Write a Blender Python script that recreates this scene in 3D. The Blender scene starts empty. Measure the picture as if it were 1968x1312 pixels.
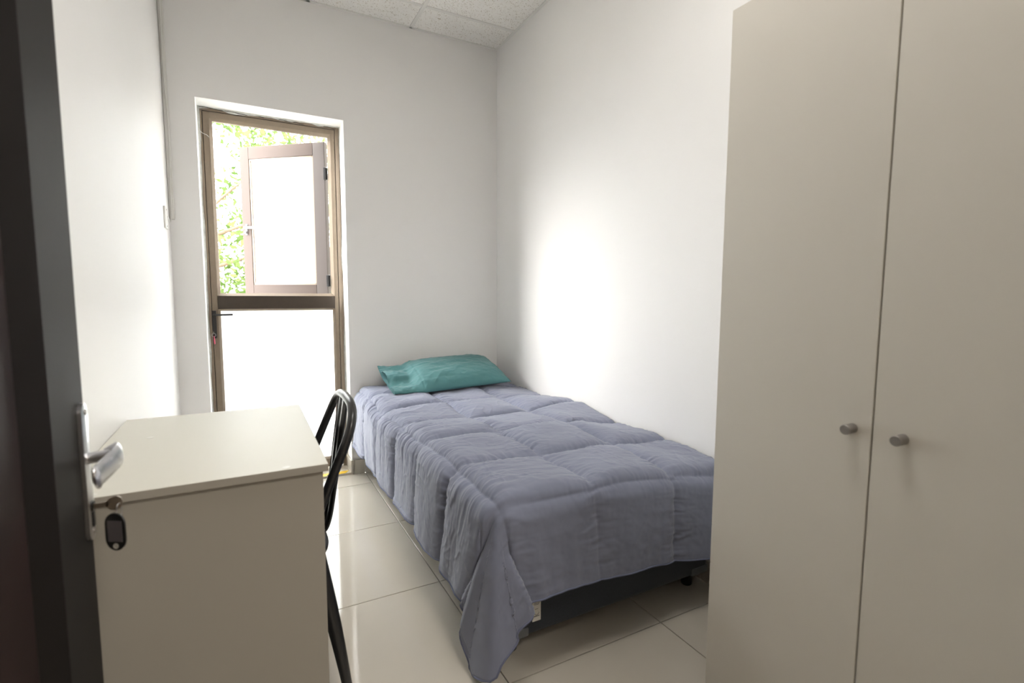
import bpy, bmesh, math, random
import numpy as np
from mathutils import Vector, Matrix

# ------------------------------------------------------------------ camera, world, sun, exposure
SC = bpy.context.scene
COL = SC.collection
YAW, PITCH, ROLL, FPX, CAM_H = .48934, .09189, .00363, 963.2265, 1.14
fw = Vector((math.sin(YAW)*math.cos(PITCH), math.cos(YAW)*math.cos(PITCH), -math.sin(PITCH)))
ri = Vector((math.cos(YAW), -math.sin(YAW), 0)); up = ri.cross(fw)
r2 = ri*math.cos(ROLL)+up*math.sin(ROLL); u2 = -ri*math.sin(ROLL)+up*math.cos(ROLL)
cd = bpy.data.cameras.new('camera'); cam = bpy.data.objects.new('camera', cd); COL.objects.link(cam)
m = Matrix((r2, u2, -fw)).transposed().to_4x4(); m.translation = Vector((0, 0, CAM_H)); cam.matrix_world = m
cd.sensor_width = 36; cd.lens = FPX/1968*36; cd.clip_start = .02; cd.clip_end = 200
cd.dof.use_dof = True; cd.dof.focus_distance = 2.3; cd.dof.aperture_fstop = 3.2
SC.camera = cam
SKY, HAZE = .20, 4.9
W = bpy.data.worlds.new('overcast_sky'); SC.world = W; W.use_nodes = True
wb = W.node_tree.nodes['Background']; wb.inputs[1].default_value = SKY
sk = W.node_tree.nodes.new('ShaderNodeTexSky'); sk.sky_type = 'NISHITA'; sk.sun_disc = False; sk.sun_elevation = math.radians(26); sk.sun_rotation = math.radians(-60)
sk.dust_density = 8; sk.air_density = 1; sk.ozone_density = 1
hs = W.node_tree.nodes.new('ShaderNodeHueSaturation'); hs.inputs['Saturation'].default_value = .25
W.node_tree.links.new(sk.outputs[0], hs.inputs['Color']); W.node_tree.links.new(hs.outputs[0], wb.inputs[0])
wh = W.node_tree.nodes.new('ShaderNodeBackground'); wh.inputs[0].default_value = (.95, .975, 1, 1); wh.inputs[1].default_value = HAZE
ad = W.node_tree.nodes.new('ShaderNodeAddShader'); W.node_tree.links.new(wb.outputs[0], ad.inputs[0]); W.node_tree.links.new(wh.outputs[0], ad.inputs[1])
W.node_tree.links.new(ad.outputs[0], W.node_tree.nodes['World Output'].inputs['Surface'])
# added fill light in the corridor behind the camera
ld = bpy.data.lights.new('corridor_fill_light', 'AREA'); ld.energy = 9; ld.size = .5; ld.color = (1, .93, .84)
lo = bpy.data.objects.new('corridor_fill_light', ld); COL.objects.link(lo); lo.location = (.6, -.75, 2.53)
# added fill light, set as a ceiling panel over the entrance end (out of view)
pd = bpy.data.lights.new('ceiling_fill_light', 'AREA'); pd.shape = 'SQUARE'; pd.energy = 2.35; pd.size = .56; pd.color = (1, .97, .93)
po = bpy.data.objects.new('ceiling_fill_light', pd); COL.objects.link(po); po.location = (.686, .846, 2.796)
SC.view_settings.view_transform = 'Standard'; SC.view_settings.look = 'None'
SC.view_settings.exposure = 1.80; SC.view_settings.gamma = 1; SC.view_settings.use_curve_mapping = False

# ------------------------------------------------------------------ materials
def mat(name, col, rough=.6, metal=0, noise=None, bump=None, spec=.5, coat=0, sheen=0, speck=None):
    M = bpy.data.materials.new(name); M.use_nodes = True; N = M.node_tree.nodes; Lk = M.node_tree.links
    b = N['Principled BSDF']; b.inputs['Base Color'].default_value = (*col, 1)
    b.inputs['Roughness'].default_value = rough; b.inputs['Metallic'].default_value = metal
    b.inputs['Specular IOR Level'].default_value = spec; b.inputs['Coat Weight'].default_value = coat
    b.inputs['Sheen Weight'].default_value = sheen
    tc = N.new('ShaderNodeTexCoord')
    if noise:
        sc, amt = noise; n = N.new('ShaderNodeTexNoise'); n.inputs['Scale'].default_value = sc; n.inputs['Detail'].default_value = 4
        Lk.new(tc.outputs['Object'], n.inputs['Vector'])
        r = N.new('ShaderNodeValToRGB'); r.color_ramp.elements[0].position = .35; r.color_ramp.elements[1].position = .68
        r.color_ramp.elements[0].color = (*[c*(1-amt) for c in col], 1); r.color_ramp.elements[1].color = (*[min(1, c*(1+amt*.5)) for c in col], 1)
        Lk.new(n.outputs['Fac'], r.inputs[0]); Lk.new(r.outputs[0], b.inputs['Base Color'])
        if speck:
            v = N.new('ShaderNodeTexNoise'); v.inputs['Scale'].default_value = speck[0]; v.inputs['Detail'].default_value = 2
            Lk.new(tc.outputs['Object'], v.inputs['Vector'])
            r3 = N.new('ShaderNodeValToRGB'); r3.color_ramp.elements[0].position = speck[2]; r3.color_ramp.elements[1].position = speck[2]+.05
            r3.color_ramp.elements[0].color = (*speck[1], 1); r3.color_ramp.elements[1].color = (1, 1, 1, 1)
            mx = N.new('ShaderNodeMixRGB'); mx.blend_type = 'MULTIPLY'; mx.inputs[0].default_value = 1
            Lk.new(v.outputs['Fac'], r3.inputs[0]); Lk.new(r.outputs[0], mx.inputs[1]); Lk.new(r3.outputs[0], mx.inputs[2]); Lk.new(mx.outputs[0], b.inputs['Base Color'])
    if bump:
        sc, st, ds = bump; n = N.new('ShaderNodeTexNoise'); n.inputs['Scale'].default_value = sc; n.inputs['Detail'].default_value = 3
        Lk.new(tc.outputs['Object'], n.inputs['Vector'])
        bp = N.new('ShaderNodeBump'); bp.inputs['Strength'].default_value = st; bp.inputs['Distance'].default_value = ds
        Lk.new(n.outputs['Fac'], bp.inputs['Height']); Lk.new(bp.outputs[0], b.inputs['Normal'])
    return M
M_wall = mat('wall_paint', (.885, .878, .868), .55, noise=(1.6, .015), bump=(60, .12, .002), spec=.3)
M_reveal = mat('reveal_plaster', (.86, .86, .85), .7, bump=(30, .3, .003))
M_patch = mat('patch_plaster', (.62, .63, .60), .8, noise=(40, .2), bump=(50, .5, .004))
M_tile = mat('porcelain_tile', (.60, .555, .48), .06, noise=(2.5, .04), spec=.5)
M_grout = mat('grout', (.12, .11, .10), .9)
M_skirt = mat('skirting_tile', (.60, .565, .50), .25, noise=(5, .04))
M_ceil = mat('acoustic_tile', (.96, .945, .915), .9, noise=(4, .05), speck=(150, (.58, .53, .46), .335), bump=(160, .35, .002))
M_grid = mat('ceiling_grid', (.84, .83, .80), .4)
M_stain = mat('rust_stain', (.62, .55, .45), .9, noise=(60, .3))
M_alu = mat('bronze_aluminium', (.27, .215, .16), .38, metal=.25, noise=(30, .05))
M_alud = mat('dark_bronze', (.055, .04, .028), .45, noise=(60, .08))
M_sash = mat('brown_sash', (.075, .055, .046), .6, spec=.2)
M_black = mat('black_metal', (.012, .012, .013), .28, spec=.6)
M_bplas = mat('black_plastic', (.012, .012, .012), .35)
M_gap = mat('dark_gap', (.03, .025, .02), .9)
M_chrome = mat('satin_chrome', (.62, .62, .64), .28, metal=1)
M_nickel = mat('satin_nickel', (.33, .31, .29), .42, metal=.6)
M_key = mat('key_metal', (.35, .30, .25), .35, metal=1)
M_mel = mat('white_melamine', (.735, .70, .635), .42, noise=(3, .012), bump=(400, .04, .0005), spec=.4)
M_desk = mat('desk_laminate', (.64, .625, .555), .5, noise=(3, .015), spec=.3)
M_dshade = mat('desk_shaded_melamine', (.345, .322, .28), .5, noise=(3, .012), bump=(400, .04, .0005), spec=.3)  # darker than the desktop: shade of the sides put into the colour
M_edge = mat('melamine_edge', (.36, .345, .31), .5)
M_cap = mat('white_cap', (.70, .69, .64), .4)
M_door = mat('door_stile_paint', (.020, .018, .017), .6, noise=(6, .1), spec=.12)
M_dpanel = mat('door_panel_paint', (.015, .005, .005), .5, noise=(9, .2), spec=.2)
M_dmould = mat('door_mould', (.009, .007, .006), .6, spec=.15)
M_base = mat('bed_base_fabric', (.032, .039, .052), .9, noise=(150, .15), bump=(300, .3, .001), sheen=.2)
M_matt = mat('mattress_fabric', (.5, .52, .55), .9)
M_guard = mat('grey_plastic', (.16, .17, .18), .4)
M_label = mat('care_label', (.75, .73, .68), .7)
M_ink = mat('ink', (.08, .08, .08), .8)
M_comf = mat('comforter_cotton', (.215, .235, .322), .82, noise=(3, .05), bump=(900, .15, .0004), sheen=.25)
M_pipe = mat('comforter_piping', (.15, .165, .25), .85)
M_pill = mat('teal_cotton', (.075, .225, .235), .75, noise=(5, .06), bump=(700, .12, .0004), sheen=.2)
M_pink = mat('pink_tag', (.75, .10, .18), .4)
M_yel = mat('yellow_tape', (.80, .50, .03), .4)
M_tapeb = mat('black_tape', (.02, .02, .02), .4)
M_plast = mat('white_plastic', (.78, .77, .74), .35)
M_ground = mat('outdoor_paving', (.32, .30, .26), .9, noise=(3, .15))
M_outer = mat('outer_render', (.5, .48, .44), .9)
M_bark = mat('bark', (.16, .11, .07), .9, noise=(20, .3))
M_grey = mat('tag_window', (.10, .09, .095), .3)

def mat_frost():
    M = bpy.data.materials.new('frosted_glass'); M.use_nodes = True; N = M.node_tree.nodes; L = M.node_tree.links
    N.clear(); o = N.new('ShaderNodeOutputMaterial'); t = N.new('ShaderNodeBsdfTranslucent'); p = N.new('ShaderNodeBsdfTransparent')
    t.inputs[0].default_value = (.95, .97, .97, 1); p.inputs[0].default_value = (.97, .98, .98, 1)
    mx0 = N.new('ShaderNodeMixShader'); mx0.inputs[0].default_value = .15; L.new(t.outputs[0], mx0.inputs[1]); L.new(p.outputs[0], mx0.inputs[2])
    rf = N.new('ShaderNodeBsdfRefraction'); rf.inputs['Roughness'].default_value = .62; rf.inputs['IOR'].default_value = 1.35; rf.inputs['Color'].default_value = (.98, .99, .99, 1)
    mx = N.new('ShaderNodeMixShader'); mx.inputs[0].default_value = .68; L.new(mx0.outputs[0], mx.inputs[1]); L.new(rf.outputs[0], mx.inputs[2])
    g = N.new('ShaderNodeBsdfGlossy'); g.inputs['Roughness'].default_value = .15
    fr = N.new('ShaderNodeFresnel'); m2 = N.new('ShaderNodeMixShader'); L.new(fr.outputs[0], m2.inputs[0])
    L.new(mx.outputs[0], m2.inputs[1]); L.new(g.outputs[0], m2.inputs[2]); L.new(m2.outputs[0], o.inputs[0]); return M
M_frost = mat_frost()
def mat_leaf():
    M = bpy.data.materials.new('leaf'); M.use_nodes = True; N = M.node_tree.nodes; L = M.node_tree.links; N.clear()
    o = N.new('ShaderNodeOutputMaterial'); d = N.new('ShaderNodeBsdfDiffuse'); t = N.new('ShaderNodeBsdfTranslucent'); mx = N.new('ShaderNodeMixShader')
    g = N.new('ShaderNodeNewGeometry'); r = N.new('ShaderNodeValToRGB')
    r.color_ramp.elements[0].color = (.05, .085, .022, 1); r.color_ramp.elements[1].color = (.15, .20, .07, 1)
    L.new(g.outputs['Random Per Island'], r.inputs[0]); L.new(r.outputs[0], d.inputs[0]); L.new(r.outputs[0], t.inputs[0])
    L.new(d.outputs[0], mx.inputs[1]); L.new(t.outputs[0], mx.inputs[2]); L.new(mx.outputs[0], o.inputs[0]); return M
M_leaf = mat_leaf()

# ------------------------------------------------------------------ helpers
def link(name, me, mt, parent=None, smooth=False):
    o = bpy.data.objects.new(name, me); COL.objects.link(o)
    if mt is not None:
        for x in (mt if isinstance(mt, (list, tuple)) else [mt]): me.materials.append(x)
    if parent: o.parent = parent
    if smooth:
        for p in me.polygons: p.use_smooth = True
    return o
def obj(name, bm, mt, parent=None, smooth=False, autos=None):
    bmesh.ops.recalc_face_normals(bm, faces=bm.faces)
    me = bpy.data.meshes.new(name); bm.to_mesh(me); bm.free()
    o = link(name, me, mt, parent, smooth)
    if autos:
        for p in me.polygons: p.use_smooth = True
        md = o.modifiers.new('e', 'EDGE_SPLIT'); md.split_angle = math.radians(autos)
    return o
def bx(bm, x0, x1, y0, y1, z0, z1, bev=0, seg=1, mtx=None):
    r = bmesh.ops.create_cube(bm, size=1, matrix=Matrix.Translation(((x0+x1)/2, (y0+y1)/2, (z0+z1)/2)) @ Matrix.Diagonal((abs(x1-x0), abs(y1-y0), abs(z1-z0), 1)))
    vs = r['verts']
    if bev > 0:
        es = list({e for v in vs for e in v.link_edges})
        rr = bmesh.ops.bevel(bm, geom=es, offset=bev, segments=seg, affect='EDGES', profile=.5)
        vs = list({v for f in rr['faces'] for v in f.verts} | {v for v in vs if v.is_valid})
    if mtx is not None: bmesh.ops.transform(bm, matrix=mtx, verts=vs)
    return vs
def box(name, x0, x1, y0, y1, z0, z1, mt, parent=None, bev=0, seg=1, mtx=None):
    bm = bmesh.new(); bx(bm, x0, x1, y0, y1, z0, z1, bev, seg, mtx); return obj(name, bm, mt, parent)
def tube(bm, pts, rad, n=12, flat=(1, 1), closed=False, cap=True):
    pts = [Vector(p) for p in pts]; N = len(pts); rings = []; ref = None
    for i, p in enumerate(pts):
        if closed: t = (pts[(i+1) % N]-pts[i-1]).normalized()
        else: t = (pts[min(i+1, N-1)]-pts[max(i-1, 0)]).normalized()
        if ref is None:
            ref = Vector((0, 0, 1)) if abs(t.z) < .9 else Vector((1, 0, 0))
        a = (ref - t*ref.dot(t)).normalized(); b = t.cross(a); ref = a
        r = rad[i] if isinstance(rad, (list, tuple)) else rad
        rings.append([bm.verts.new(p + a*r*flat[0]*math.cos(2*math.pi*k/n) + b*r*flat[1]*math.sin(2*math.pi*k/n)) for k in range(n)])
    for i in range(N if closed else N-1):
        A, B = rings[i], rings[(i+1) % N]
        for k in range(n): bm.faces.new((A[k], A[(k+1) % n], B[(k+1) % n], B[k]))
    if cap and not closed: bm.faces.new(rings[0][::-1]); bm.faces.new(rings[-1])
def cyl(bm, p0, p1, r, n=24, bev=0):
    p0, p1 = Vector(p0), Vector(p1); d = p1-p0; L = d.length
    if bev: tube(bm, [p0, p0+d*(.001), p0+d*(1-bev/L), p1], [r*.98, r, r, r-bev], n)
    else: tube(bm, [p0, p1], r, n)
def prism(bm, pts, dvec):      # extruded polygon
    pts = [Vector(p) for p in pts]; dvec = Vector(dvec)
    A = [bm.verts.new(p) for p in pts]; B = [bm.verts.new(p+dvec) for p in pts]; n = len(pts)
    bm.faces.new(A); bm.faces.new(B[::-1])
    for k in range(n): bm.faces.new((A[k], B[k], B[(k+1) % n], A[(k+1) % n]))
def empty(name, loc=(0, 0, 0), rz=0, parent=None):
    o = bpy.data.objects.new(name, None); COL.objects.link(o); o.location = loc; o.rotation_euler = (0, 0, rz); o.empty_display_size = .05
    if parent: o.parent = parent
    return o
def tag(o, label=None, cat=None, group=None, kind=None):
    if label: o['label'] = label
    if cat: o['category'] = cat
    if group: o['group'] = group
    if kind: o['kind'] = kind
    return o
def cr(pts, n=8):              # catmull-rom
    P = [Vector(p) for p in pts]; P = [P[0]*2-P[1]]+P+[P[-1]*2-P[-2]]; out = []
    for i in range(1, len(P)-2):
        for k in range(n):
            t = k/n; a, b, c, d = P[i-1:i+3]
            out.append(.5*((2*b)+(c-a)*t+(2*a-5*b+4*c-d)*t*t+(3*b-a-3*c+d)*t**3))
    out.append(P[-2]); return out
def gridmesh(name, P, mt, parent=None, closed_u=False):
    ni, nj = P.shape[:2]; v = P.reshape(-1, 3)
    I, J = np.meshgrid(np.arange(ni if closed_u else ni-1), np.arange(nj-1), indexing='ij')
    I2 = (I+1) % ni
    f = np.stack([I*nj+J, I2*nj+J, I2*nj+J+1, I*nj+J+1], -1).reshape(-1, 4)
    me = bpy.data.meshes.new(name); me.vertices.add(len(v)); me.vertices.foreach_set('co', v.astype(np.float32).ravel())
    me.loops.add(f.size); me.loops.foreach_set('vertex_index', f.astype(np.int32).ravel())
    me.polygons.add(len(f)); me.polygons.foreach_set('loop_start', np.arange(0, f.size, 4, dtype=np.int32))
    me.polygons.foreach_set('loop_total', np.full(len(f), 4, dtype=np.int32))
    me.polygons.foreach_set('use_smooth', np.ones(len(f), dtype=bool)); me.update(calc_edges=True); me.validate()
    return link(name, me, mt, parent)
rng = np.random.RandomState(7)
_lat = rng.rand(256, 256)*2-1
def vnoise(x, y):
    xi = np.floor(x).astype(int); yi = np.floor(y).astype(int); fx = x-xi; fy = y-yi
    fx = fx*fx*fx*(fx*(fx*6-15)+10); fy = fy*fy*fy*(fy*(fy*6-15)+10)
    g = lambda a, b: _lat[a % 256, b % 256]
    return (g(xi, yi)*(1-fx)+g(xi+1, yi)*fx)*(1-fy)+(g(xi, yi+1)*(1-fx)+g(xi+1, yi+1)*fx)*fy
def fbm(x, y, o=3):
    s = 0; a = 1
    for k in range(o): s = s+a*vnoise(x*2**k+17*k, y*2**k+31*k); a *= .5
    return s
def sstep(a, b, x):
    t = np.clip((x-a)/(b-a), 0, 1); return t*t*(3-2*t)

# ------------------------------------------------------------------ room shell
XL, XR, YB, YF, H = -.331, 1.591, 3.2205, .12, 2.804
WL, WR, WT = -.191, .566, 2.18       # opening of the glazed door in the back wall
YO = 3.44                            # outer face of the back wall
fl = box('floor', XL-.01, XR+.01, YF-.15, YB, -.10, -.006, M_grout); tag(fl, kind='structure')
xs = [XL]+[.644+.6*k for k in range(-1, 2)]+[XR]; ys = [3.019-.6*k for k in range(5, -1, -1)]
ys = [YF]+[y for y in ys if y > YF+.02]+[YB]
g = .0018
for i in range(len(xs)-1):
    for j in range(len(ys)-1):
        box('floor_tile', xs[i]+g, xs[i+1]-g, ys[j]+g, ys[j+1]-g, -.0062, 0, M_tile, fl, bev=.0006)
sill = box('trim_1', WL, WR, YB, YO, -.02, -.002, M_grout); tag(sill, kind='structure')
box('sill_tile', WL, .10, YB+.001, YO, -.002, .012, M_tile, sill, bev=.001); box('sill_tile', .103, WR, YB+.001, YO, -.002, .012, M_tile, sill, bev=.001)
wlft = box('wall_left', XL-.15, XL, -.03, YO, 0, 2.95, M_wall); tag(wlft, kind='structure')
wrgt = box('wall_right', XR, XR+.15, -.03, YO, 0, 2.95, M_wall); tag(wrgt, kind='structure')
bm = bmesh.new(); bx(bm, XL, WL, YB, YO, 0, 2.95); bx(bm, WR, XR, YB, YO, 0, 2.95); bx(bm, WL, WR, YB, YO, WT, 2.95)
wbk = obj('wall_back', bm, M_wall); tag(wbk, kind='structure')
bm = bmesh.new(); bx(bm, XL, -.29, -.03, YF, 0, 2.95); bx(bm, .64, XR, -.03, YF, 0, 2.95); bx(bm, -.29, .64, -.03, YF, 2.10, 2.95)
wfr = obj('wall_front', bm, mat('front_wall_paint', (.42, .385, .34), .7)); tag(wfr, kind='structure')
# corridor behind the camera
bm = bmesh.new(); bx(bm, -1.6, 2.2, -1.55, -1.4, -.1, 2.7); bx(bm, -1.75, -1.6, -1.55, -.03, -.1, 2.7); bx(bm, 2.2, 2.35, -1.55, -.03, -.1, 2.7)
bx(bm, -1.6, XL-.15, -.18, -.03, 0, 2.7); bx(bm, XR+.15, 2.2, -.18, -.03, 0, 2.7); bx(bm, -1.6, 2.2, -1.4, -.03, 2.6, 2.7)
o = obj('wall_corridor', bm, mat('corridor_paint', (.62, .58, .53), .7)); tag(o, kind='structure')
o = box('floor_corridor', -1.6, 2.2, -1.4, -.03, -.1, 0, M_tile); tag(o, kind='structure')
# suspended ceiling
cl = box('ceiling', XL-.15, XR+.15, -.18, YO+.05, 2.84, 2.96, M_outer); tag(cl, kind='structure')
cxs = [XL]+[x for x in (-.214, .386, .986)]+[XR]; cys = [YF]+[2.946-.6*k for k in range(4, -1, -1)]+[YB]
for i in range(len(cxs)-1):
    for j in range(len(cys)-1):
        if abs(cxs[i]-.386) < .01 and abs(cys[j]-.546) < .01: continue
        o = box('ceiling_tile', cxs[i]+.004, cxs[i+1]-.004, cys[j]+.004, cys[j+1]-.004, H, H+.014, M_ceil, cl, bev=.002)
for x in cxs[1:-1]: box('ceiling_bar', x-.0115, x+.0115, YF, YB, H-.004, H+.0008, M_grid, cl, bev=.001)
for y in cys[1:-1]:
    for i in range(len(cxs)-1): box('ceiling_bar', cxs[i]+.012, cxs[i+1]-.012, y-.0115, y+.0115, H-.0045, H+.0006, M_grid, cl, bev=.001)
box('wall_angle', XL, XR, YB-.02, YB, H-.004, H-.001, M_grid, cl); box('wall_angle', XR-.02, XR, YF, YB-.02, H-.004, H-.001, M_grid, cl)
box('wall_angle', XL, XL+.02, YF, YB-.02, H-.004, H-.001, M_grid, cl)
o = box('ceiling_stain', 1.10, 1.118, 3.03, 3.037, H-.0008, H+.001, M_stain, cl)
M_fill = bpy.data.materials.new('fill_panel_glow'); M_fill.use_nodes = True
bb = M_fill.node_tree.nodes['Principled BSDF']; bb.inputs['Emission Color'].default_value = (1, .955, .88, 1); bb.inputs['Emission Strength'].default_value = 2
cp = empty('fill_panel', (.686, .846, H)); tag(cp, 'added fill light, a square panel set in the ceiling grid near the wardrobe', 'lamp')  # unseen panel added to carry the room's fill light
for a in ((-.295, -.275, -.295, .295), (.275, .295, -.295, .295), (-.275, .275, -.295, -.275), (-.275, .275, .275, .295)): box('fill_panel_frame', *a, -.004, .012, M_grid, cp)
box('fill_panel_diffuser', -.275, .275, -.275, .275, 0, .008, M_fill, cp)
# skirting tiles
sk = empty('baseboard_back'); tag(sk, kind='structure')
for a, b in ((WR+.012, .642), (.646, 1.10), (1.104, XR)): box('skirting_tile', a, b, YB-.012, YB, .001, .092, M_skirt, sk, bev=.0015)
box('skirting_tile', WR-.010, WR+.0, YB-.012, YO-.05, .013, .092, M_skirt, sk, bev=.0012)
box('skirting_tile', WR-.0, WR+.010, YB-.0125, YB, .001, .0915, mat('tile_biscuit', (.42, .38, .33), .9, noise=(50, .3)), sk)
box('skirting_tile', XL+.012, WL, YB-.012, YB, .001, .092, M_skirt, sk, bev=.0015)
sk = empty('baseboard_right'); tag(sk, kind='structure')
for k in range(5): box('skirting_tile', XR-.010, XR, YF+.6*k+.002+.02, min(YF+.6*(k+1)+.02, YB-.013), .001, .092, M_skirt, sk, bev=.0015)
sk = empty('baseboard_left'); tag(sk, kind='structure')
for k in range(5): box('skirting_tile', XL, XL+.010, YF+.6*k+.002+.02, min(YF+.6*(k+1)+.02, YB-.013), .001, .092, M_skirt, sk, bev=.0015)

# ------------------------------------------------------------------ glazed aluminium door with opening casement (back wall)
D1 = empty('door_1', ((WL+WR)/2, 3.38, 0)); tag(D1, kind='structure')
def dch(o):  # keep world coords though the parent is moved
    o.matrix_parent_inverse = D1.matrix_world.inverted() if False else Matrix.Translation(-D1.location); return o
Y0 = 3.38
bm = bmesh.new()
bx(bm, -.192, -.170, Y0-.004, Y0+.05, .012, WT, .001); bx(bm, .538, WR+.001, Y0-.004, Y0+.05, .012, WT, .001); bx(bm, -.170, .538, Y0-.004, Y0+.05, 2.164, WT, .001)
dch(obj('frame', bm, M_alu, D1))
bm = bmesh.new(); bx(bm, -.171, .539, Y0+.012, Y0+.03, 2.15, 2.166); bx(bm, -.171, -.165, Y0+.012, Y0+.03, .02, 2.16); bx(bm, .531, .539, Y0+.012, Y0+.03, .02, 2.16)
dch(obj('weather_seal', bm, M_gap, D1))
dch(box('stile', -.1675, -.137, Y0, Y0+.04, .02, 2.1615, M_alu, D1, .0015)); dch(box('stile', .512, .5355, Y0, Y0+.04, .02, 2.1615, M_alu, D1, .0015))
dch(box('rail', -.137, .512, Y0, Y0+.04, 2.131, 2.1615, M_alu, D1, .001))
dch(box('rail', -.137, .512, Y0-.004, Y0+.04, 1.054, 1.131, M_alud, D1, .001))
dch(box('rail', -.137, .512, Y0, Y0+.04, .02, .072, M_alu, D1, .001))
def bead(x0, x1, z0, z1, w, d=.014):    # mitred, sloping glazing bead
    bm = bmesh.new(); o = [(x0, z0), (x1, z0), (x1, z1), (x0, z1)]; i = [(x0+w, z0+w), (x1-w, z0+w), (x1-w, z1-w), (x0+w, z1-w)]
    O = [bm.verts.new((x, Y0-.001, z)) for x, z in o]; I = [bm.verts.new((x, Y0+d, z)) for x, z in i]; B = [bm.verts.new((x, Y0+d+.02, z)) for x, z in i]; Q = [bm.verts.new((x, Y0+d+.02, z)) for x, z in o]
    for k in range(4):
        n = (k+1) % 4; bm.faces.new((O[k], O[n], I[n], I[k])); bm.faces.new((I[k], I[n], B[n], B[k])); bm.faces.new((B[k], B[n], Q[n], Q[k])); bm.faces.new((Q[k], Q[n], O[n], O[k]))
    return dch(obj('glazing_bead', bm, M_alu, D1))
bead(-.137, .512, 1.131, 2.131, .016); bead(-.137, .512, .072, 1.054, .012)
dch(box('glass_pane', -.127, .502, Y0+.017, Y0+.023, .080, 1.046, M_frost, D1))
# lever handle on the glazed door
hd = dch(box('handle', -.168, -.148, Y0-.010, Y0-.0005, .885, 1.045, M_black, D1, .001))
bm = bmesh.new(); tube(bm, cr([(-.158, Y0-.008, 1.020), (-.158, Y0-.035, 1.021), (-.150, Y0-.044, 1.0215), (-.130, Y0-.046, 1.0215), (-.062, Y0-.046, 1.0225)]), .0065, 10, (.9, 1))
lv = obj('lever', bm, M_black, hd, autos=40); lv.matrix_parent_inverse = Matrix.Translation(-D1.location)
lv.matrix_parent_inverse = Matrix.Identity(4)
# casement sash: hinged at its right side, opened outwards
SA = math.radians(180-40.5); hinge = Vector((.488, 3.425, 0))
T = Matrix.Translation(hinge) @ Matrix.Rotation(SA, 4, 'Z')     # local +x runs from the hinge to the free edge, local +y faces the room
Z0s, Z1s, Ls = 1.120, 2.092, .615
sash = dch(empty('casement', (0, 0, 0), 0, D1))
def sb(name, x0, x1, y0, y1, z0, z1, mt, bev=0): return box(name, x0, x1, y0, y1, z0, z1, mt, sash, bev, 1, T)
sb('sash_stile', 0, .080, -.018, .018, Z0s, Z1s, mat('sash_brown_dark', (.06, .044, .037), .5), .0015); sb('sash_stile', Ls-.066, Ls, -.018, .018, Z0s, Z1s, M_sash, .0015)
sb('sash_rail', .080, Ls-.066, -.018, .018, Z1s-.078, Z1s, M_sash, .0015); sb('sash_rail', .080, Ls-.066, -.018, .018, Z0s, Z0s+.084, M_sash, .0015)
bm = bmesh.new(); x0, x1, z0, z1, w = .080, Ls-.066, Z0s+.084, Z1s-.078, .010
for a in ((x0, x0+w, z0, z1), (x1-w, x1, z0, z1), (x0, x1, z0, z0+w), (x0, x1, z1-w, z1)): bx(bm, a[0], a[1], .004, .014, a[2], a[3], mtx=T)
obj('sash_bead', bm, M_alu, sash)
sb('sash_pane', x0, x1, -.003, .003, z0, z1, M_frost)
for z in (1.19, 1.86): sb('sash_hinge', -.012, .006, .004, .024, z, z+.075, M_black, .002)
bm = bmesh.new(); bx(bm, Ls-.040, Ls-.026, .018, .024, 1.530, 1.600, .002, mtx=T); bx(bm, Ls-.105, Ls-.020, .030, .038, 1.567, 1.583, .003, mtx=T); cyl(bm, T @ Vector((Ls-.033, .018, 1.575)), T @ Vector((Ls-.033, .036, 1.575)), .007, 12)
bx(bm, Ls-.038, Ls-.022, .022, .034, 1.535, 1.556, .003, mtx=T)
obj('sash_latch', bm, M_chrome, sash, autos=40)
# key with a pink tag in the glazed door
K1 = empty('pink_tagged_key', (-.164, Y0-.012, .918)); tag(K1, 'small key with a pink tag hanging in the lock of the glazed door', 'key')
bm = bmesh.new(); bx(bm, -.0012, .0012, -.032, .002, -.004, .004); cyl(bm, (-.001, -.026, 0), (.001, -.026, 0), .009, 16); obj('key_blade', bm, M_key, K1)
bm = bmesh.new(); tube(bm, [(.010*math.cos(a)+.001, -.027, -.012+.010*math.sin(a)) for a in np.linspace(0, 2*math.pi, 20)[:-1]], .0009, 6, closed=True); obj('key_ring', bm, M_chrome, K1)
bm = bmesh.new(); tube(bm, [(.001, -.028, -.016), (.002, -.029, -.022), (.003, -.030, -.045), (.004, -.031, -.060), (.004, -.031, -.065)], [.001, .004, .0062, .0058, .002], 10, (.6, 1)); obj('key_tag', bm, M_pink, K1, True)
# rough plaster patches around the aluminium frame
def patch(side):
    bm = bmesh.new(); n = 60; A = []; B = []; Cc = []
    for k in range(n+1):
        t = k/n; w = .007+.006*fbm(np.array([t*9.+side*7]), np.array([side*3.+.5]), 3)[0]+.003*math.sin(t*21+side)
        w = max(w, .001)
        if side == 0: z = .012+t*(WT-.012); P = [(WL, z), (WL+w+.002, z)]
        elif side == 1: z = .10+t*(WT-.10); P = [(WR, z), (WR-w*.8, z)]
        else: x = WL+t*(WR-WL); P = [(x, WT), (x, WT-w-.001)]
        A.append(bm.verts.new((P[0][0], Y0-.026, P[0][1]))); B.append(bm.verts.new((P[1][0], Y0-.006, P[1][1]))); Cc.append(bm.verts.new((P[1][0], Y0-.002, P[1][1])))
    for k in range(n): bm.faces.new((A[k], A[k+1], B[k+1], B[k])); bm.faces.new((B[k], B[k+1], Cc[k+1], Cc[k]))
    o = obj('plaster_patch', bm, M_patch, wbk, True); return o
for s in (0, 1, 2): patch(s)
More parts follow.
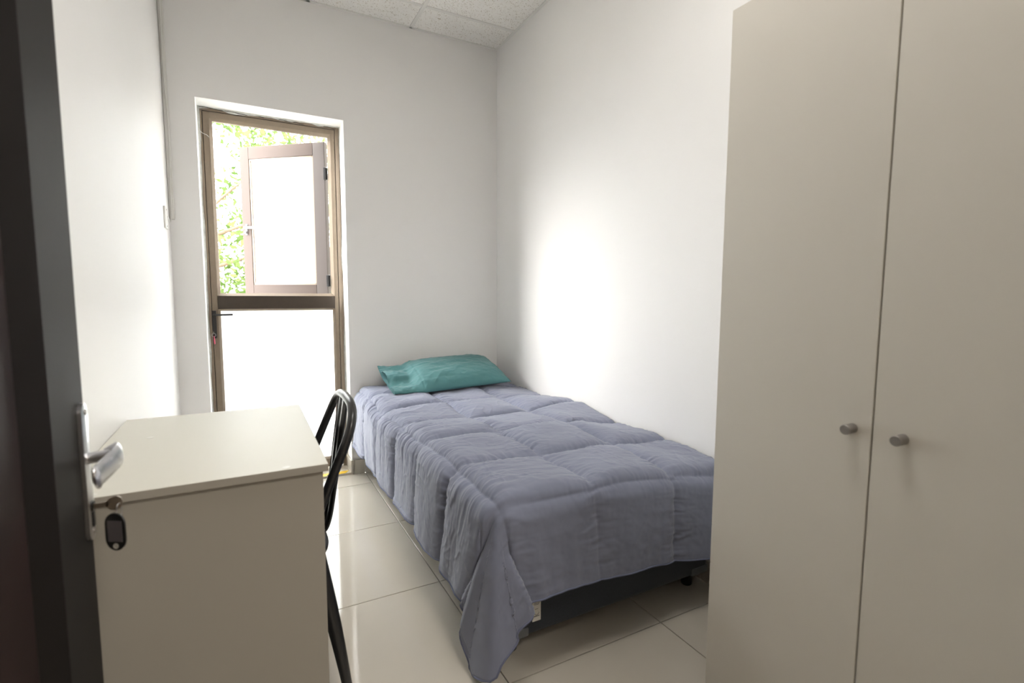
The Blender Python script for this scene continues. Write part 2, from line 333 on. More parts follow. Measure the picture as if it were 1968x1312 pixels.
for (x0, x1, z, dz) in ((-.185, -.06, 2.175, -.003), (-.06, .06, 2.172, -.006), (.115, .145, 2.168, 0), (.22, .29, 2.169, -.004), (.30, .36, 2.166, -.002), (.47, .545, 2.169, -.004)):
    bm = bmesh.new(); tube(bm, cr([(x0, Y0-.017, z), ((x0*2+x1)/3, Y0-.017, z+.0015), ((x0+x1*2)/3, Y0-.017, z-.001+dz/2), (x1, Y0-.017, z+dz)], 4), [.0006]+[.0016]*11+[.0006], 6, (1, .8)); obj('plaster_crack', bm, M_gap, wbk)
# painted inner faces of the reveal (brighter fresh plaster)
bm = bmesh.new(); bx(bm, WL-.001, WL+.0012, YB+.0005, Y0-.005, .092, WT); bx(bm, WR-.0012, WR+.001, YB+.0005, Y0-.005, .092, WT); bx(bm, WL, WR, YB+.0005, Y0-.005, WT-.0012, WT+.001)
obj('reveal_lining', bm, M_reveal, wbk)
bm = bmesh.new(); tube(bm, cr([(-.188, 3.365, 2.075), (-.184, 3.360, 2.05), (-.170, 3.362, 2.035), (-.150, 3.366, 2.028), (-.138, 3.372, 2.018)], 5), .0016, 6)
o = obj('loose_wire', bm, M_plast); tag(o, 'short loose white wire curling over the top left corner of the glazed door frame', 'wire')
# hazard tape on the sill
tp = empty('hazard_tape', (.2, YB+.03, .0125)); tag(tp, 'strip of yellow and black hazard tape on the edge of the door sill', 'tape')
k = 0; x1 = WR-.014
while x1 > WL+.05:
    x = x1-.085; bm = bmesh.new(); yy = YB+.003-YB-.03
    prism(bm, [(x-.2, yy, 0), (x1-.03-.2, yy, 0), (x1-.2, yy+.045, 0), (x+.03-.2, yy+.045, 0)], (0, 0, .0008))
    obj('tape_stripe', bm, M_yel if k % 2 == 0 else M_tapeb, tp); x1 = x+.028; k += 1

# ------------------------------------------------------------------ outside: paving and tree
o = box('ground', -14, 16, YO+.001, 30, -.12, -.04, M_ground); tag(o, kind='structure')
def leaf_cloud(name, n, fn, parent, size, mt, seed):
    r = np.random.RandomState(seed); c = fn(r, n); nrm = r.normal(size=(n, 3)); nrm[:, 2] += .6; nrm /= np.linalg.norm(nrm, axis=1)[:, None]
    t = np.cross(nrm, r.normal(size=(n, 3))); t /= np.linalg.norm(t, axis=1)[:, None]; b = np.cross(nrm, t)
    s = size*(.6+.8*r.rand(n))[:, None]
    V = np.stack([c-t*s, c-t*s*.1+b*s*.42-nrm*s*.1, c+t*s, c-t*s*.1-b*s*.42-nrm*s*.1], 1).reshape(-1, 3)
    f = np.arange(n*4).reshape(-1, 4)
    me = bpy.data.meshes.new(name); me.from_pydata(V.tolist(), [], f.tolist()); o = link(name, me, mt, parent); o['kind'] = 'stuff'; return o
def tree(x, y, h, rad, label, seed, n):
    t = empty('garden_tree', (x, y, -.04)); tag(t, label, 'tree', 'trees outside the window')
    r = random.Random(seed); bm = bmesh.new()
    tube(bm, cr([(0, 0, 0), (.05, .02, h*.3), (-.04, .05, h*.6), (.02, 0, h*.9)]), [.09*(1-.03*i) for i in range(25)], 10); obj('trunk', bm, M_bark, t, True)
    bm = bmesh.new()
    for k in range(16):
        z = h*(.2+.045*k); a = r.uniform(0, 6.28); L = rad*r.uniform(.6, .95)
        tube(bm, cr([(0, 0, z), (math.cos(a)*L*.5, math.sin(a)*L*.5, z+.25), (math.cos(a)*L, math.sin(a)*L, z+.45)], 4), [.03*(1-.09*i) for i in range(9)], 6)
    obj('branches', bm, M_bark, t, True)['kind'] = 'stuff'
    def fn(r, n):
        p = r.normal(size=(n, 3)); p /= np.linalg.norm(p, axis=1)[:, None]; p *= (r.rand(n)**.45)[:, None]
        cl = r.randint(0, 40, n); cc = r.normal(size=(40, 3)); cc /= np.linalg.norm(cc, axis=1)[:, None]; cc *= .78
        q = cc[cl]+p*.34; q[:, 0] *= rad; q[:, 1] *= rad; q[:, 2] = h*.56+q[:, 2]*h*.5; return q
    leaf_cloud('foliage', n, fn, t, .055, M_leaf, seed)
tree(-.55, 7.6, 4.3, 1.5, 'leafy green tree seen through the gap left of the open casement', 3, 7000)
tree(1.45, 10.4, 4.8, 1.7, 'leafy green tree added further right behind the frosted panes to block the sky', 5, 5000)  # tree added to block sky light from the right

nb = empty('sky_screen_wall', (2.5, 6.5, -.04)); tag(nb, 'unseen wall added outside, right of the glazed door, to screen off sky light', 'light screen')  # unseen wall added to keep sky light off the left wall
box('screen_body', -.1, .1, -2.9, 3.5, 0, 3.4, M_outer, nb, .005); box('screen_coping', -.14, .14, -2.9, 3.5, 3.4, 3.46, M_outer, nb, .005)

# ------------------------------------------------------------------ bed
BX0, BX1, BY0, BY1 = .672, 1.565, 1.30, 3.185
bed = empty('single_bed', ((BX0+BX1)/2, (BY0+BY1)/2, 0)); tag(bed, 'single bed with a dark slate divan base standing against the right wall', 'bed')
def pw(o, root): o.matrix_parent_inverse = Matrix.Translation(-root.location); return o
bm = bmesh.new(); bx(bm, BX0, BX1, BY0, BY1, .062, .30, .012, 2); pw(obj('divan_base', bm, M_base, bed, autos=40), bed)
bm = bmesh.new(); bx(bm, BX0+.01, BX1-.005, BY0+.01, BY1, .302, .492, .04, 4); pw(obj('mattress', bm, M_matt, bed, autos=50), bed)
for x in (BX0+.045, BX1-.055):
    for y in (BY0+.05, (BY0+BY1)/2, BY1-.06):
        bm = bmesh.new(); tube(bm, [(x, y, 0), (x, y, .004), (x, y, .05), (x, y, .0635)], [.018, .021, .024, .027], 14); pw(obj('foot', bm, M_bplas, bed, autos=40), bed)
for x0, x1 in ((BX0-.003, BX0+.085), (BX1-.085, BX1+.003)):
    bm = bmesh.new(); bx(bm, x0, x1, BY0-.003, BY0+.02, .060, .092, .006, 2); pw(obj('corner_guard', bm, M_guard, bed), bed)

# comforter: a quilted sheet draped over the mattress, with a gathered corner at the foot
ZT, RHO, CX, CY = .548, .065, .655, 1.275
LA, R0, CELL = .612, 1.222, .333
OX, OY = .395, .352
xs_ = np.arange(XR-.012, CX-OX, -.0038); ys_ = np.arange(3.19, CY-OY, -.0038)
Xs, Ys = np.meshgrid(xs_, ys_, indexing='ij')
a = np.maximum(0, CX-Xs); b = np.maximum(0, CY-Ys)
# wavy hem: stretch of the overhang
a = a*(1+.04*vnoise(Ys*3.1+5, Ys*0+2.5)*(a/OX)); b = b*(1+.05*vnoise(Xs*3.7+1, Xs*0+9.5)*(b/OY))
Lr = np.sqrt(a*a+b*b)*(1+.19*np.minimum(a, b)**2/(.16))+1e-9; th = np.degrees(np.arctan2(b, a)); th = np.where(Lr < 1e-6, 0, th)
arc = RHO*math.pi/2
out = np.where(Lr < arc, RHO*np.sin(Lr/RHO), RHO); drop = np.where(Lr < arc, RHO*(1-np.cos(Lr/RHO)), RHO+(Lr-arc))
hang = np.clip((Lr-arc*.7)/.45, 0, 1.2)
SL = .17*hang**1.1; SF = .10*hang**1.1
tk = [0, 12, 22, 32, 40, 48, 60, 76, 85, 90]
pk = [-1, -1.0, -.80, -.66, -.34, .08, .52, 1.15, .92, 1.0]
ok = [.004, .036, .018, .040, .026, .042, .036, .058, .010, .004]
def interp(kx, ky, x):
    i = np.clip(np.searchsorted(kx, x)-1, 0, len(kx)-2); kx = np.array(kx, float); ky = np.array(ky, float)
    t = np.clip((x-kx[i])/(kx[i+1]-kx[i]), 0, 1); t = t*t*(3-2*t); return ky[i]*(1-t)+ky[i+1]*t
pc = interp(tk, pk, th); oc = interp(tk, ok, th)
S = np.where(pc < 0, SL, SF)
side = (b <= 0) & (a > 0); foot = (a <= 0) & (b > 0); corner = (a > 0) & (b > 0)
tS = np.maximum(0, Ys-CY); tF = np.maximum(0, Xs-CX)
p = np.zeros_like(Xs)
p = np.where(side, -(tS+SL*np.exp(-tS/.5)), p); p = np.where(foot, tF+SF*np.exp(-tF/.3), p); p = np.where(corner, pc*S, p)
# gathered folds of the hanging sides
fs = hang*(.007*np.sin(tS*2*math.pi/.21+1.6*np.sin(tS*5))*(.4+.9*np.exp(-tS/.5))+.008*fbm(tS*9, a*2, 2))
ff = hang*(.010*fbm(tF*6+3, b*1.5, 2)+.018*np.exp(-((tF-.80)/.06)**2)-.014*np.exp(-((tF-.66)/.05)**2))
ext = np.where(side, .004+fs, 0)+np.where(foot, .004+ff, 0)+np.where(corner, oc*hang, 0)
ext = ext*np.clip(hang*3, 0, 1); outT = out+ext
# path around the mattress: side (p<0) -> rounded corner -> foot (p>0)
px = np.where(p < 0, 0, p); py = np.where(p < 0, -p, 0)
ang = np.where(p < 0, np.exp(p/.07)*45, 90-np.exp(-p/.07)*45)       # outward direction in degrees, 0 = -x, 90 = -y
ang = np.where(corner, np.where(hang < .25, th*(1-hang/.25)+ang*(hang/.25), ang), np.where(side, 0, 90) if False else ang)
ang = np.where(side, ang*np.clip(hang*2, 0, 1), ang); ang = np.where(foot, 90-(90-ang)*np.clip(hang*2, 0, 1), ang)
ar = np.radians(ang)
over = Lr > 1e-6
Px = np.where(over, np.where(a > 0, CX, Xs)*0+np.where(side | corner, CX+px, 0)+np.where(foot, CX+p, 0)-outT*np.cos(ar), Xs)
Py = np.where(over, np.where(foot, CY, CY+py)-outT*np.sin(ar), Ys)
Pz = ZT-drop
Pz = Pz-(.012+.036*sstep(2.1, 1.3, Ys))*sstep(1.15, 1.58, Xs)*(1-.6*np.clip(hang, 0, 1))*(~(side | corner))
Pz = Pz+.012*fbm(Xs*3.2, Ys*2.7, 2)*(1-np.clip(hang*4, 0, 1))
Pz = np.maximum(Pz, .012+.01*vnoise(Xs*30, Ys*30))
P = np.stack([Px, Py, Pz], -1)
def normals(P):
    n = np.cross(np.gradient(P, axis=1), np.gradient(P, axis=0)); n /= (np.linalg.norm(n, axis=2, keepdims=True)+1e-12); return n
Nn = normals(P)
if Nn[20, 100, 2] < 0: Nn = -Nn
du = (Xs-LA)/CELL; dv = (Ys-R0)/CELL
wob = .02*fbm(Xs*6, Ys*6, 2)
du = du+wob; dv = dv-wob*.8
eu = np.abs(du-np.round(du))*CELL; ev = np.abs(dv-np.round(dv))*CELL
eu = np.where(du < 0, -du*CELL, eu); ev = np.where(dv < 0, -dv*CELL, ev)
amp = np.where(over & (b > .05), .55, 1.0)
puff = .029*amp*(1-np.exp(-(eu/.026)**1.0))*(1-np.exp(-(ev/.022)**1.0))*(.8+.35*vnoise(np.floor(du)*3.3+.4, np.floor(dv)*5.1+.3))
# puckers running away from the stitching
rv = vnoise(Xs*75+fbm(Xs*9, Ys*9, 2)*1.6, Ys*9)+.6*vnoise(Xs*130, Ys*14)
ru = vnoise(Ys*75+fbm(Xs*8+5, Ys*8, 2)*1.6, Xs*9)+.6*vnoise(Ys*130, Xs*14)
pv = rv*np.exp(-ev/.035)*(.5+.5*vnoise(Xs*4+3, Ys*4)); pu = ru*np.exp(-eu/.045)*(.5+.5*vnoise(Xs*4+8, Ys*4+3))
gath = np.exp(-np.abs(Xs-LA)/.13)*(.6+.9*vnoise(Ys*5+1, Ys*0+4))*np.where(Ys > 1.2, 1, .25)
gl = (vnoise(Ys*62+3*fbm(Xs*5, Ys*5, 2), Xs*5.5)+.5*vnoise(Ys*120, Xs*9))
rid = 1-np.abs(vnoise(Ys*16+2.2*Xs*3, Xs*13-Ys*5+fbm(Xs*6, Ys*6, 2)*2)); rid2 = 1-np.abs(vnoise(Ys*9+5-Xs*11, Xs*8+Ys*6+9+fbm(Xs*5+2, Ys*5, 2)*2))
fr = np.where(b > .04, .25, 1.)
disp = puff+.013*hang*(b > 0)*(a <= 0)*np.clip(b/.1, 0, 1)*(vnoise(Xs*11+vnoise(Xs*3, Ys*3)*1.2, Ys*1.6)+.3*vnoise(Xs*31, Ys*2))+.0050*pv*amp+.0060*pu+.0090*gath*gl+.0020*rid**6*np.exp(-eu/.09)*fr+.0022*rid2**7*fr+.0010*fbm(Xs*26, Ys*34, 3)
P = P+Nn*disp[..., None]
P[..., 0] = np.minimum(P[..., 0], XR-.002); P[..., 2] = np.maximum(P[..., 2], .006)
comf = empty('comforter', (1.1, 2.2, ZT)); tag(comf, 'grey-blue quilted comforter draped over the bed down to the floor at its foot corner', 'comforter')
o = gridmesh('quilt', P, M_comf, comf); o.matrix_parent_inverse = Matrix.Translation(-comf.location)
md = o.modifiers.new('thick', 'SOLIDIFY'); md.thickness = .004; md.offset = -1
# make the normals point outwards
me = o.data; k0 = len(me.polygons)//2
if me.polygons[100*(len(ys_)-1)+200].normal.z < 0: me.flip_normals()
hem = list(P[-1, ::4])+list(P[::-4, -1]); hem = [Vector(h) for h in hem]
hem = [h for i, h in enumerate(hem) if i == 0 or (h-hem[i-1]).length > .003]
bm = bmesh.new(); tube(bm, [(h.x, h.y, max(h.z-.001, .004)) for h in hem], .0032, 6); o = obj('hem_piping', bm, M_pipe, comf, True); o.matrix_parent_inverse = Matrix.Translation(-comf.location)
# care label below the hem at the foot
lab = box('care_label', .757, .787, BY0-.022, BY0-.020, .120, .225, M_label, comf, mtx=None); lab.matrix_parent_inverse = Matrix.Translation(-comf.location)
bm = bmesh.new()
lx, ly, lz = .015, BY0-.0225, -.012
for z, x0, x1 in ((.207, .747, .768), (.202, .747, .766), (.199, .749, .768), (.195, .748, .767), (.191, .747, .768), (.187, .748, .765), (.172, .751, .762)): bx(bm, x0+lx, x1+lx, ly, ly+.0006, z-.0008+lz, z+.0004+lz)
tube(bm, [(.757+lx+.008*math.cos(t), ly, .160+lz+.008*math.sin(t)) for t in np.linspace(math.pi, 2*math.pi, 12)], .0006, 5); bx(bm, .748+lx, .767+lx, ly, ly+.0006, .147+lz, .149+lz)
o = obj('label_print', bm, M_ink, lab)

# pillow
PL = empty('pillow', (1.13, 2.97, .62)); tag(PL, 'teal pillow with an open-ended pillowcase lying at the head of the bed', 'pillow')
ns, nt = 150, 90
s = np.linspace(-1.30, 1, ns); t = np.linspace(-1, 1, nt); Sg, Tg = np.meshgrid(s, t, indexing='ij')
def pil(sign):
    sc = np.clip(Sg, -1, 1); core = np.clip((1-np.abs(sc)**3.2), 0, 1)**.5*np.clip(1-np.abs(Tg)**2.6, 0, 1)**.62
    flap = sstep(-.70, -.95, Sg)
    th_ = .075*core*(1-flap)+flap*(.022+.010*np.sin(Tg*5+1))*np.clip(1-np.abs(Tg)**6, 0, 1)*(1+.3*(-Sg-.9))
    x = .325*Sg*(1-.03*(1-Tg**2)*(Sg > 0)*np.abs(Sg)**4); y = .205*Tg*(1-.04*(1-np.clip(np.abs(Sg), 0, 1)**2))*(1-.06*flap)
    wr = .0035*fbm(Sg*3+Tg*2, Tg*5-Sg*1.5, 3)+.0045*flap*fbm(Sg*9, Tg*6+2, 2)+.0025*(1-np.abs(vnoise(Sg*5+Tg*4, Tg*4-Sg*7)))**5
    seam = -.004*np.exp(-((Sg+.74)/.012)**2)
    z = sign*(th_)+(wr+seam)*np.clip(core*3+flap, 0, 1)*(1 if sign > 0 else .3)+.012*flap*np.sin(Tg*7+1.5)*(-Sg-.6)
    z = np.where(z < 0, z*.55, z)
    return np.stack([x, y, z], -1)
Pt, Pb = pil(1), pil(-1); loop = np.concatenate([Pt, Pb[:, ::-1][:, 1:-1]], 1)    # ring in t closed around the long axis
loop[:, 0] = Pt[:, 0]*1
# closed ring along axis 1: put ring axis first for closed_u
ring = np.transpose(np.concatenate([Pt, Pb[:, ::-1][:, 1:-1]], 1), (1, 0, 2))
tilt = Matrix.Rotation(math.radians(17), 4, 'X') @ Matrix.Rotation(math.radians(-2), 4, 'Y')
rz = Matrix.Rotation(math.radians(1.5), 4, 'Z')
A = np.array(rz @ tilt)[:3, :3]; ring = ring @ A.T
o = gridmesh('pillowcase', ring, M_pill, PL, closed_u=True)
me = o.data
if sum(p.normal.z for p in list(me.polygons)[: (nt-1)*(ns-1)//2:50]) < 0: me.flip_normals()
PL.location = (1.145, 2.965, .645)

# ------------------------------------------------------------------ desk
DX0, DX1, DY0, DY1, DZ = -.329, .152, 1.168, 1.862, .760
desk = empty('desk', (-.09, 1.51, 0)); tag(desk, 'plain white melamine desk with a closed side panel against the left wall', 'desk')
pw(box('desktop', DX0, DX1, DY0, DY1, DZ-.017, DZ, M_desk, desk, .0008), desk)
pw(box('shaded_edge', DX0, DX1, DY0-.0008, DY0+.0001, DZ-.0166, DZ-.0005, M_dshade, desk), desk); pw(box('shaded_edge', DX1-.0001, DX1+.0008, DY0, DY1, DZ-.0166, DZ-.0005, M_dshade, desk), desk)  # thin strips give the desktop edges the shaded tone of the side
pw(box('side_panel', DX0+.004, DX1-.010, DY0+.010, DY0+.027, .0, DZ-.0172, M_dshade, desk, .0006), desk)
pw(box('side_panel', DX0+.004, DX1-.010, DY1-.027, DY1-.010, .0, DZ-.0172, M_dshade, desk, .0006), desk)
pw(box('back_panel', DX0+.010, DX0+.026, DY0+.028, DY1-.028, .30, DZ-.0172, M_dshade, desk), desk)
for cx, cy in ((.067, DY0+.016), (.074, DY1-.016), (-.27, DY1-.016), (-.235, 1.60), (-.27, DY0+.016)):
    bm = bmesh.new(); cyl(bm, (cx, cy, DZ-.002), (cx, cy, DZ+.0007), .008, 20); pw(obj('screw_cap', bm, M_cap, desk), desk)

# ------------------------------------------------------------------ metal chair
CH = empty('metal_chair', (0, 1.555, 0)); tag(CH, 'black metal chair with a hooped back pushed in under the white desk', 'chair')
hw = .172
hoop = [(-.02, -hw-.012, .445), (.10, -hw-.006, .462), (.135, -hw-.002, .52), (.190, -hw, .650), (.232, -hw+.004, .750), (.250, -hw+.026, .800), (.257, -hw+.080, .828), (.258, 0, .836)]
hoop = cr(hoop, 7); hoop = hoop+[Vector((q.x, -q.y, q.z)) for q in hoop[::-1][1:]]
bm = bmesh.new(); tube(bm, hoop, .0125, 14); obj('back_hoop', bm, M_black, CH, True)
sp = cr([(.176, 0, .440), (.192, 0, .455), (.206, 0, .50), (.222, 0, .60), (.236, 0, .70), (.250, 0, .79), (.256, 0, .828)], 6)
bm = bmesh.new(); rows = []
for q in sp:
    w = .055+.012*(q.z-.44)/.4; prof = [(-1, .006), (-.9, 0), (-.62, 0), (-.55, .006), (-.30, .007), (-.2, .001), (.2, .001), (.30, .007), (.55, .006), (.62, 0), (.9, 0), (1, .006)]
    rows.append([bm.verts.new((q.x-d, u*w, q.z)) for u, d in prof])
for i in range(len(rows)-1):
    for k in range(len(rows[0])-1):
        if .74 < sp[i].z < .80 and k == 5: continue            # the slot near the top of the splat
        bm.faces.new((rows[i][k], rows[i+1][k], rows[i+1][k+1], rows[i][k+1]))
o = obj('back_splat', bm, M_black, CH, True); md = o.modifiers.new('s', 'SOLIDIFY'); md.thickness = .003
# seat: pressed sheet with rolled rim
n = 48; bm = bmesh.new(); rings = []
for (sc, z) in ((1.0, .428), (1.012, .440), (1.0, .448), (.96, .450), (.90, .446), (.5, .441), (.05, .440)):
    R = []
    for k in range(n):
        t_ = 2*math.pi*k/n; c_, s_ = math.cos(t_), math.sin(t_); e = .36
        X_ = math.copysign(abs(c_)**e, c_)*.18; Y_ = math.copysign(abs(s_)**e, s_)*(.175+.012*(-c_))
        R.append(bm.verts.new((.005+X_*sc, Y_*sc, z)))
    rings.append(R)
for i in range(len(rings)-1):
    for k in range(n): bm.faces.new((rings[i][k], rings[i][(k+1) % n], rings[i+1][(k+1) % n], rings[i+1][k]))
bm.faces.new(rings[-1]); o = obj('seat', bm, M_black, CH, autos=50); md = o.modifiers.new('s', 'SOLIDIFY'); md.thickness = .0025
def leg(sx, sy):
    top = Vector((.165 if sx > 0 else -.155, sy*.162, .446)); bot = Vector((.226 if sx > 0 else -.205, sy*.222, .004))
    bm = bmesh.new(); rows = []
    for k in range(9):
        t_ = k/8; q = top.lerp(bot, t_); q.x += sx*.006*math.sin(t_*3.14); w = (.052*(1-t_)+.020*t_)*(1 if t_ < .8 else 1)
        rows.append([bm.verts.new((q.x-sx*w, q.y, q.z)), bm.verts.new((q.x-sx*w*.45, q.y+sy*.004, q.z)), bm.verts.new((q.x-sx*.006, q.y, q.z)), bm.verts.new((q.x, q.y-sy*.006, q.z)), bm.verts.new((q.x+sx*.002, q.y-sy*w*.5, q.z)), bm.verts.new((q.x, q.y-sy*w, q.z))])
    for i in range(8):
        for k in range(5): bm.faces.new((rows[i][k], rows[i+1][k], rows[i+1][k+1], rows[i][k+1]))
    o = obj('leg', bm, M_black, CH, True); md = o.modifiers.new('s', 'SOLIDIFY'); md.thickness = .0025
    bm = bmesh.new(); tube(bm, [(bot.x-sx*.008, bot.y-sy*.008, 0), (bot.x-sx*.008, bot.y-sy*.008, .022)], [.013, .012], 10); obj('rubber_foot', bm, M_bplas, o)
for sx in (1, -1):
    for sy in (1, -1): leg(sx, sy)
for p0, p1 in (((.185, -.185, .22), (-.17, .185, .22)), ((.185, .185, .212), (-.17, -.185, .212))):
    bm = bmesh.new(); tube(bm, [p0, ((p0[0]+p1[0])/2, 0, p0[2]+.015), p1], .006, 8, (.5, 1.6)); obj('cross_brace', bm, M_black, CH, True)

# ------------------------------------------------------------------ wardrobe
WX, WY0, WY1, WZ = 1.080, .150, .888, 1.833
wd = empty('wardrobe', (1.33, .52, 0)); tag(wd, 'tall plain off-white two-door wardrobe beside the foot of the bed', 'wardrobe')
bm = bmesh.new()
bx(bm, WX+.019, 1.585, WY1-.018, WY1-.001, 0, WZ-.003, .0006); bx(bm, WX+.019, 1.585, WY0+.001, WY0+.018, 0, WZ-.003, .0006)
bx(bm, WX+.019, 1.585, WY0+.018, WY1-.018, WZ-.021, WZ-.003, .0006); bx(bm, WX+.019, 1.585, WY0+.018, WY1-.018, .06, .078); bx(bm, 1.575, 1.585, WY0+.018, WY1-.018, .078, WZ-.021)
bx(bm, WX+.05, WX+.066, WY0+.018, WY1-.018, 0, .06); bx(bm, WX+.022, 1.575, WY0+.018, WY1-.018, 1.55, 1.568); bx(bm, WX+.022, 1.575, .511, .527, .078, 1.55)
pw(obj('carcass', bm, M_mel, wd), wd)
YG = .519
def wdoor(y0, y1, ky):
    d = pw(box('door', WX, WX+.017, y0, y1, .062, WZ, M_mel, wd, .0008), wd)
    pw_ = Matrix.Identity(4)
    bm = bmesh.new(); cyl(bm, (WX+.001, ky, .874), (WX-.028, ky, .874), .0102, 28, .0012); k = obj('knob', bm, M_nickel, d, autos=35)
wdoor(YG+.0016, WY1, .5555); wdoor(WY0, YG-.0016, .4665)

# ------------------------------------------------------------------ dark panelled door standing open at the left
LX = -.230; D2 = empty('door_2', (LX-.02, .2, 0)); tag(D2, kind='structure')
LY0, LY1, ST = .20, 1.0, .155
pw(box('door_stile', LX-.040, LX, LY1-ST, LY1, .008, 2.04, M_door, D2, .002), D2); pw(box('door_stile', LX-.040, LX, LY0, LY0+.12, .008, 2.04, M_door, D2, .002), D2)
for z0, z1 in ((.008, .22), (1.92, 2.04)): pw(box('door_rail', LX-.040, LX, LY0+.12, LY1-ST, z0, z1, M_door, D2, .002), D2)
bm = bmesh.new()
ya, yb_, za, zb = LY0+.12, LY1-ST, .22, 1.92
def mould(bm, ya, yb, za, zb):
    for (o0, x0, o1, x1) in ((0, -.001, .010, .004), (.010, .004, .030, -.004), (.030, -.004, .055, -.014)):
        for A_, B_ in ((((ya, za), (yb, za)), 0), (((yb, za), (yb, zb)), 1), (((yb, zb), (ya, zb)), 2), (((ya, zb), (ya, za)), 3)):
            def pt(c, off, x):
                y, z = c; sy = 1 if y == ya else -1; sz = 1 if z == za else -1; return (LX+x, y+sy*off, z+sz*off)
            c0, c1 = A_; bm.faces.new([bm.verts.new(pt(c0, o0, x0)), bm.verts.new(pt(c1, o0, x0)), bm.verts.new(pt(c1, o1, x1)), bm.verts.new(pt(c0, o1, x1))])
mould(bm, ya, yb_, za, zb); pw(obj('door_moulding', bm, M_dmould, D2), D2)
pw(box('door_panel', LX-.030, LX-.014, ya, yb_, za, zb, M_dpanel, D2), D2)
# backplate, lever
bm = bmesh.new(); PY = LY1-.020; zc0, zc1 = .755, .972; w = .0165
prof = []
for t_ in np.linspace(0, math.pi, 12): prof.append((PY+w*math.cos(t_), zc1-w+w*math.sin(t_)))
for t_ in np.linspace(math.pi, 2*math.pi, 12): prof.append((PY+w*math.cos(t_), zc0+w+w*math.sin(t_)))
def plate(bm, prof, x0, x1, inset):
    cy = sum(q[0] for q in prof)/len(prof); cz = sum(q[1] for q in prof)/len(prof)
    A_ = [bm.verts.new((x0, y, z)) for y, z in prof]; Bq = [bm.verts.new((x1-inset*.3, y, z)) for y, z in prof]
    Cq = [bm.verts.new((x1, y+(-inset if y > cy else inset), z+(-inset if z > cz else inset))) for y, z in prof]; n = len(prof)
    for R1, R2 in ((A_, Bq), (Bq, Cq)):
        for k in range(n): bm.faces.new((R1[k], R1[(k+1) % n], R2[(k+1) % n], R2[k]))
    bm.faces.new(A_[::-1]); bm.faces.new(Cq)
plate(bm, prof, LX, LX+.006, .003)
hp = pw(obj('handle', bm, M_chrome, D2, autos=30), D2)
bm = bmesh.new(); cyl(bm, (LX+.005, PY, .885), (LX+.034, PY, .887), .009, 16)
lev = cr([(LX+.026, PY+.004, .888), (LX+.040, PY-.002, .890), (LX+.048, PY-.016, .891), (LX+.046, PY-.045, .889), (LX+.040, PY-.080, .886), (LX+.036, PY-.112, .883)], 6)
tube(bm, lev, [.006+.006*min(1, i/8) for i in range(len(lev)-3)]+[.0125, .011, .006], 14, (1.45, .38))
obj('lever', bm, M_chrome, hp, autos=50)
for z in (zc1-.014, zc0+.014):
    bm = bmesh.new(); cyl(bm, (LX+.005, PY, z), (LX+.0075, PY, z), .0045, 14); obj('screw', bm, M_nickel, hp)
bm = bmesh.new(); cyl(bm, (LX+.005, PY, .808), (LX+.009, PY, .808), .008, 16); bx(bm, LX+.004, LX+.0085, PY-.0045, PY+.0045, .776, .800, .001); obj('lock_cylinder', bm, M_bplas, hp)
# key and tag in the lock
KY = empty('door_key', (LX+.009, PY, .808)); KY.scale = (.72, .95, .95); tag(KY, 'key with a black oval plastic tag hanging from the lock of the dark open door', 'key')
bm = bmesh.new(); bx(bm, -.004, .024, -.0012, .0012, -.004, .004); 
prism(bm, [(.020, -.0012, -.005), (.027, -.0012, -.011), (.040, -.0012, -.013), (.047, -.0012, -.008), (.049, -.0012, 0), (.047, -.0012, .008), (.040, -.0012, .012), (.027, -.0012, .010), (.020, -.0012, .005)], (0, .0026, 0)); obj('key_blade', bm, M_key, KY)
rc = Vector((.043, -.004, -.014))
bm = bmesh.new(); tube(bm, [rc+Vector((.0035*math.cos(q), .010*math.cos(q)*.6, .013*math.sin(q))) for q in np.linspace(0, 2*math.pi, 24)[:-1]], .0009, 6, closed=True); obj('key_ring', bm, M_chrome, KY, True)
TG = Matrix.Translation((.036, -.010, -.046)) @ Matrix.Rotation(math.radians(-24), 4, 'Z')
def stad(w, h, n=14): 
    q = []
    for t_ in np.linspace(0, math.pi, n): q.append((w*math.cos(t_), h-w+w*math.sin(t_)*.9))
    for t_ in np.linspace(math.pi, 2*math.pi, n): q.append((w*math.cos(t_), -h+w+w*math.sin(t_)*.9))
    return q
bm = bmesh.new(); prism(bm, [TG @ Vector((x, -.002, z)) for x, z in stad(.0215, .0345)], TG.to_3x3() @ Vector((0, .004, 0))); tg = obj('tag_case', bm, M_bplas, KY)
bm = bmesh.new(); bx(bm, -.0155, .0155, -.0026, -.0018, -.017, .019, .0003, mtx=TG); obj('tag_window', bm, M_grey, tg)
bm = bmesh.new()
tube(bm, [TG @ Vector((.005*math.cos(q), -.0024, -.0245+.004*math.sin(q))) for q in np.linspace(0, 2*math.pi, 20)[:-1]], .0009, 6, closed=True)
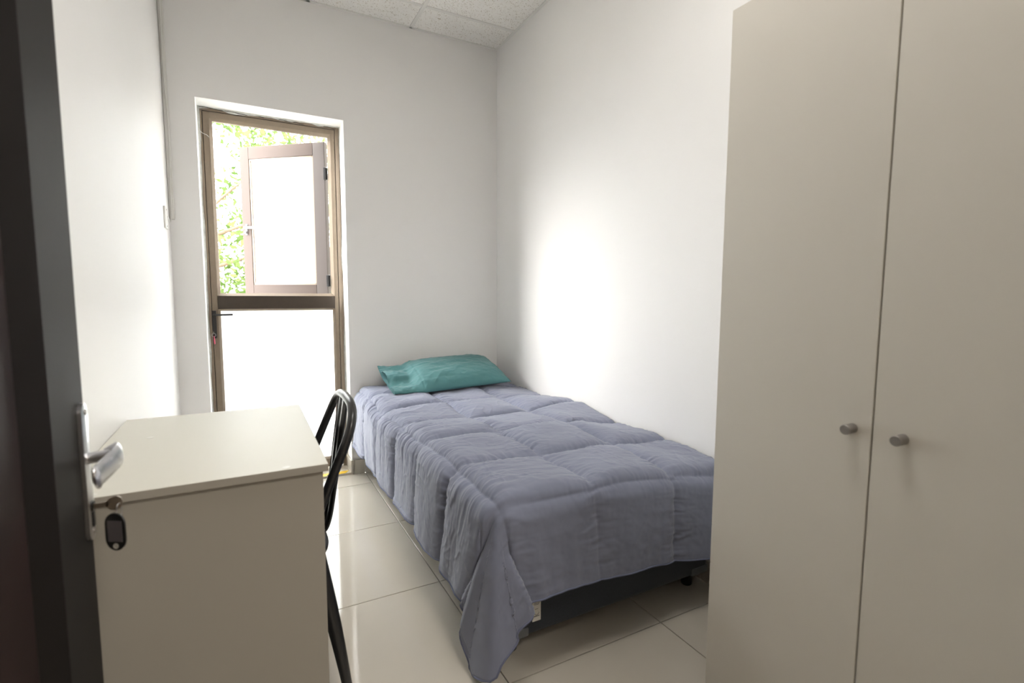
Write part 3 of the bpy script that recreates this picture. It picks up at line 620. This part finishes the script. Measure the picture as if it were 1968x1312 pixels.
prism(bm, [TG @ Vector((.0045*math.cos(q), -.0024, -.0245+.0035*math.sin(q))) for q in np.linspace(0, 2*math.pi, 20)[:-1]], TG.to_3x3() @ Vector((0, .0048, 0))); obj('tag_hole', bm, M_edge, tg)

# ------------------------------------------------------------------ cable trunking and outlet in the left corner
ct = empty('cable_trunking', (XL+.012, YB-.006, 2.1)); tag(ct, 'thin white cable trunking running down the left corner from the ceiling', 'trunking')
bm = bmesh.new(); bx(bm, XL+.001, XL+.024, YB-.012, YB, 1.53, H-.006, .002); pw(obj('duct', bm, M_plast, ct), ct)
bm = bmesh.new(); tube(bm, cr([(XL+.012, YB-.014, 2.7), (XL+.011, YB-.015, 2.3), (XL+.019, YB-.015, 2.0), (XL+.013, YB-.015, 1.7), (XL+.010, YB-.015, 1.56), (XL+.006, YB-.030, 1.515), (XL+.006, YB-.08, 1.52), (XL+.008, YB-.16, 1.525)], 6), .003, 8); pw(obj('cable', bm, M_plast, ct, True), ct)
ob = empty('wall_outlet', (XL, 3.035, 1.515)); tag(ob, 'small flat white outlet plate on the left wall near the glazed door', 'outlet')
bm = bmesh.new(); bx(bm, XL, XL+.008, 2.99, 3.08, 1.462, 1.568, .002, 2); pw(obj('cover_plate', bm, M_plast, ob), ob)
for z in (1.475, 1.555):
    bm = bmesh.new(); cyl(bm, (XL+.007, 3.035, z), (XL+.0092, 3.035, z), .003, 10); pw(obj('screw', bm, M_nickel, ob), ob)
# lamp body added for the corridor fill light (behind the camera)
lp = empty('corridor_fill', (.6, -.75, 2.6)); tag(lp, 'added fill light, a square ceiling fitting in the corridor behind the room door', 'lamp')
M_corrfill = bpy.data.materials.new('corridor_fill_diffuser'); M_corrfill.use_nodes = True; bb = M_corrfill.node_tree.nodes['Principled BSDF']; bb.inputs['Emission Color'].default_value = (1, .9, .76, 1); bb.inputs['Emission Strength'].default_value = 1
pw(box('corridor_fill_housing', .32, .88, -1.03, -.47, 2.572, 2.598, M_plast, lp, .004), lp); pw(box('corridor_fill_diffuser', .34, .86, -1.01, -.49, 2.565, 2.576, M_corrfill, lp, .003), lp)
